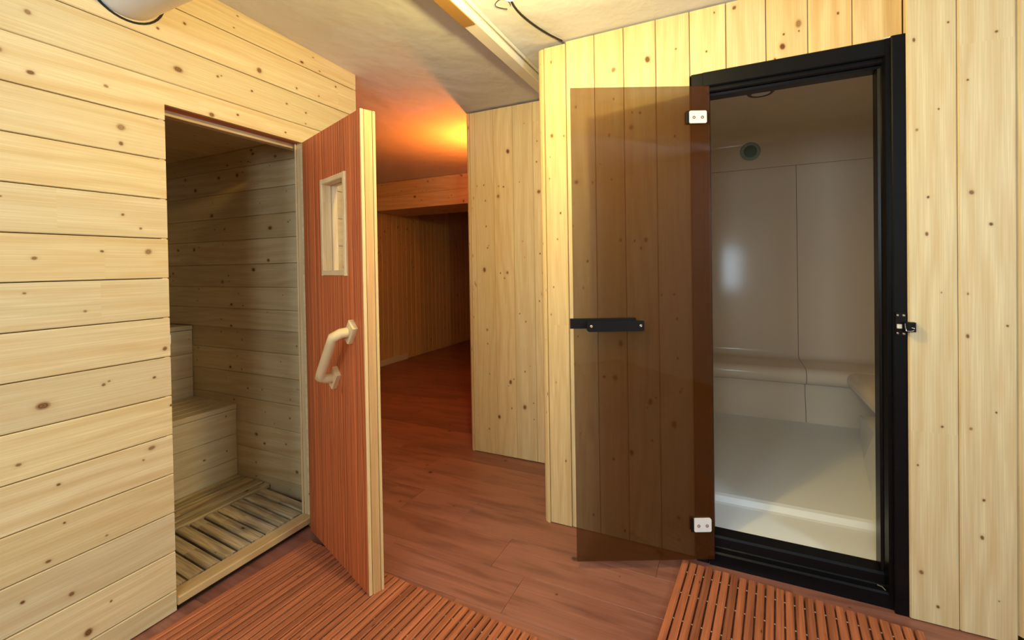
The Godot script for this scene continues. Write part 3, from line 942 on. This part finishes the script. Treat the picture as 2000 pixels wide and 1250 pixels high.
func glass_door() -> void:
	var d := base("door_2", P(-0.07, 0, 2.008), "open smoked brown glass door of the steam room", "door", "structure", "", -2.6922)
	# local x along the leaf, -z towards the camera
	slab(d, "pane", "smoked_glass", Vector3(-0.004, 0.036, -0.004), Vector3(0.56, 1.966, 0.004), 0.001, Color.WHITE, false)
	for y in [[1.814, 1.864], [0.154, 0.208]]:
		var h := Geo.new()
		var w0: float = y[0]
		var w1: float = y[1]
		prism(h, [Vector2(0.012, w0 + 0.004), Vector2(0.016, w0), Vector2(0.078, w0), Vector2(0.082, w0 + 0.004), Vector2(0.082, w1 - 0.004), Vector2(0.078, w1), Vector2(0.016, w1), Vector2(0.012, w1 - 0.004)], Vector3(0, 0, -0.005), Vector3.FORWARD, 0.008, Vector3.RIGHT, Vector3.UP)
		var hg := put(h, "hinge", M.white_plastic, d, false, "white hinge plate with two rusty screws")
		var bk := Geo.new()
		cbox(bk, Vector3(0.012, w0, 0.005), Vector3(0.092, w1, 0.014), 0.002)
		cbox(bk, Vector3(0.083, w0, -0.012), Vector3(0.093, w1, -0.005), 0.001)
		put(bk, "rear_plate", M.black_plastic, hg, false)
		for x in [0.03, 0.064]:
			var s := Geo.new()
			lathe(s, [Vector2(0.006, 0), Vector2(0.006, 0.001), Vector2(0.004, 0.002), Vector2(0.003, -0.001), Vector2(0, -0.001)], Vector3(x, (w0 + w1) / 2.0 - 0.002, -0.0132), Vector3.FORWARD, 12)
			put(s, "screw", M.rust, hg, false)
	var hb := Geo.new()
	prism(hb, [Vector2(0.282, 0.984), Vector2(0.288, 0.981), Vector2(0.504, 0.981), Vector2(0.511, 0.988), Vector2(0.511, 1.018), Vector2(0.505, 1.023), Vector2(0.288, 1.023), Vector2(0.282, 1.02)], Vector3(0, 0, -0.028), Vector3.FORWARD, 0.01, Vector3.RIGHT, Vector3.UP)
	cbox(hb, Vector3(0.282, 0.984, -0.029), Vector3(0.312, 1.02, -0.004), 0.001)
	cbox(hb, Vector3(0.48, 0.984, -0.029), Vector3(0.508, 1.02, -0.004), 0.001)
	var hn := put(hb, "handle", M.black_plastic, d, false, "black bar handle with two bright screws")
	var rb := Geo.new()
	cbox(rb, Vector3(0.31, 0.992, -0.017), Vector3(0.575, 1.033, -0.0045), 0.002)
	put(rb, "back_plate", M.black_plastic, hn, false)
	for x in [0.296, 0.494]:
		var s := Geo.new()
		lathe(s, [Vector2(0.0058, 0), Vector2(0.0058, 0.0015), Vector2(0.0035, 0.003), Vector2(0.002, 0.0015), Vector2(0, 0.0015)], Vector3(x, 1.003, -0.038), Vector3.FORWARD, 14)
		put(s, "screw", M.chrome, hn, false)

func mats() -> void:
	mat_of(P(-1.735, 0, 1.432), 0.06, 44, 0.85, "red-brown slatted wooden mat under the open sauna door", "slatted mat")
	mat_of(P(-0.187, 0, 1.978), 0.085, 25, 0.75, "red-brown slatted wooden mat in front of the black steam room frame", "slatted mat")

# slats lie along v; the far left corner is at o and the mat is turned by the angle
func mat_of(o: Vector3, turn: float, n: int, l: float, label: String, cat: String) -> void:
	var m := base("slatted_mat", o, label, cat, "", "", -turn)
	var p := 0.0305
	for i in n:
		var t := tinted(0.16, 0.06)
		var q := rng.randf()
		if q < 0.16: t = Color(1.5, 1.5, 1.25) * t.r
		elif q < 0.34: t = Color(0.78, 0.78, 0.8)
		board(m, "slat", "teak", Vector3(i * p, 0.004, rng.randf_range(-0.003, 0.003)), Vector3.BACK, l, Vector3.RIGHT, p - 0.0055, Vector3.UP, 0.014, 0.002, t, false)
	for z in [0.06, 0.19, 0.33, 0.47, 0.61]:
		var g := Geo.new()
		tube(g, [Vector3(0.002, 0.0105, z), Vector3(n * p - 0.006, 0.0105, z)], 0.0022, 6)
		put(g, "lacing", M.cord, m, false)

func ceiling_things() -> void:
	# bare bulb in a holder with a black flex to the corner of the steam room wall
	var at := P(-0.560, 2.055, 1.18)
	var bl := base("hanging_bulb", at, "bare glowing bulb with black flex under the ceiling", "lamp")
	var top := CEIL_A - 0.03 * 1.47
	var hol := Geo.new()
	lathe(hol, [Vector2(0.0, 0.115), Vector2(0.016, 0.112), Vector2(0.02, 0.1), Vector2(0.02, 0.06), Vector2(0.017, 0.04), Vector2(0.0, 0.04)], at, Vector3.UP, 20)
	put(hol, "lamp_holder", M.white_plastic, bl)
	var g := Geo.new()
	lathe(g, [Vector2(0.0, -0.04), Vector2(0.014, -0.037), Vector2(0.025, -0.028), Vector2(0.031, -0.012), Vector2(0.031, 0.002), Vector2(0.025, 0.018), Vector2(0.016, 0.032), Vector2(0.014, 0.045)], at, Vector3.UP, 24)
	put(g, "bulb", M.bulb_glow, bl)
	var fx := Geo.new()
	var pts := []
	var c0 := at + Vector3(0, 0.11, 0)
	var up := P(-0.57, CEIL_A - 0.03 * 1.2 - 0.006, 1.21)
	var ro := P(-0.78, CEIL_A - 0.03 * 1.66 - 0.006, 1.66)
	var c3 := P(-0.693, 2.296, 2.018)
	for i in 6: pts.append(c0.lerp(up, i / 5.0))
	for i in range(1, 8): pts.append(up.lerp(ro, i / 8.0))
	for i in 13:
		var q := ro.bezier_interpolate(P(-0.80, 2.315, 1.78), P(-0.74, 2.30, 1.93), c3, i / 12.0)
		q.y = minf(q.y, CEIL_A + 0.03 * q.z - 0.006)
		pts.append(q)
	tube(fx, pts, 0.0048, 8)
	put(fx, "flex", M.cable, bl)
	var lp := Geo.new()
	var ring := []
	for i in 15:
		var a := -0.4 + 5.2 * i / 14.0
		ring.append(ro + Vector3(-0.03 + 0.03 * cos(a), -0.012 + 0.004 * sin(a * 2.0), 0.02 + 0.035 * sin(a)))
	tube(lp, ring, 0.0016, 6)
	put(lp, "loose_wire", M.cable, bl)
	lamp("bulb_light", at + Vector3(0, -0.005, 0), Color(1.0, 0.885, 0.54), 1.0, 0.03)
	# surface trunking along the ceiling
	var be := base("ceiling_trunking", P(-0.957, 2.29, 1.8), "white painted trunking running along the ceiling", "trunking")
	slab(be, "channel", "paint", P(-0.99, 2.25, 0.6), P(-0.925, 2.288, 2.632), 0.004)
	slab(be, "back_strip", "paint", P(-0.984, 2.2885, 0.6), P(-0.935, 2.40, 1.3), 0.0)
	slab(be, "back_strip", "paint", P(-0.984, 2.2885, 1.3), P(-0.935, 2.33, 2.632), 0.0)
	slab(be, "bare_strip", "brown_paint", P(-0.986, 2.2455, 0.6), P(-0.93, 2.2498, 1.625), 0.001)
	var cd := Geo.new()
	tube(cd, [P(-0.918, 2.298, 0.6), P(-0.918, 2.298, 2.63)], 0.007, 10)
	put(cd, "conduit", M.duct, be)
	# white ventilation duct through the sauna wall
	var du := base("ventilation_duct", P(LW, 2.226, 0.828), "white round ventilation duct entering the board wall under the ceiling", "duct")
	var dg := Geo.new()
	tube(dg, [P(LW - 0.02, 2.226, 0.828), P(-0.4, 2.226, 0.828), P(2.2, 2.226, 0.828)], 0.11, 40)
	put(dg, "pipe", M.duct, du)
	var dk := Geo.new()
	lathe(dk, [Vector2(0.111, 0.0), Vector2(0.118, 0.0), Vector2(0.118, 0.003), Vector2(0.111, 0.003)], P(LW, 2.222, 0.832), Vector3.RIGHT, 40)
	put(dk, "cut_edge", M.rubber, du, true, "dark gap round the duct")
	# bowl sconce on the side of the passage wall
	var sa := P(-1.72, 1.92, 3.15)
	var sc := base("wall_sconce", sa, "bowl wall lamp with warm orange light beside the passage", "lamp")
	var sg := Geo.new()
	lathe(sg, [Vector2(0.0, -0.085), Vector2(0.05, -0.08), Vector2(0.09, -0.05), Vector2(0.115, 0.0), Vector2(0.12, 0.02), Vector2(0.112, 0.02), Vector2(0.085, -0.045), Vector2(0.045, -0.07), Vector2(0.0, -0.075)], sa, Vector3.UP, 28)
	put(sg, "bowl", M.paint, sc)
	slab(sc, "arm", "paint", P(-1.64, 1.85, 3.135), P(-1.596, 1.88, 3.165), 0.003)
	var sbm := Geo.new()
	lathe(sbm, [Vector2(0.0, -0.03), Vector2(0.024, -0.02), Vector2(0.03, 0.0), Vector2(0.024, 0.02), Vector2(0.0, 0.03)], sa, Vector3.UP, 20)
	put(sbm, "bulb", M.sconce_glow, sc)
	lamp("sconce_light", sa, Color(1.0, 0.49, 0.14), 1.1, 0.03)
	# unseen panels added as bodies for the cool fill lights
	for c in [-0.05, -1.05]:
		var where := "straight across from the glass door" if c > -0.5 else "beside the horizontal board wall"
		var pn := base("fill_panel", P(c, 1.70, -1.399), "added flat daylight fill panel on the plain wall " + where, "lamp", "", "added fill panels in a row")
		slab(pn, "housing", "white_plastic", P(c - 0.245, 1.375, -1.399), P(c + 0.245, 2.025, -1.365), 0.004)
		slab(pn, "diffuser", "fill_panel_glow", P(c - 0.23, 1.39, -1.3645), P(c + 0.23, 2.01, -1.352), 0.002)
	var pm := base("fill_panel", P(2.199, 1.70, 0.55), "added flat daylight fill panel on the plain wall facing the sauna", "lamp")  # side panel, added to brighten the sauna through its doorway
	slab(pm, "housing", "white_plastic", P(2.199, 1.375, 0.305), P(2.165, 2.025, 0.795), 0.004)
	slab(pm, "diffuser", "fill_panel_glow", P(2.1645, 1.39, 0.32), P(2.152, 2.01, 0.78), 0.002)
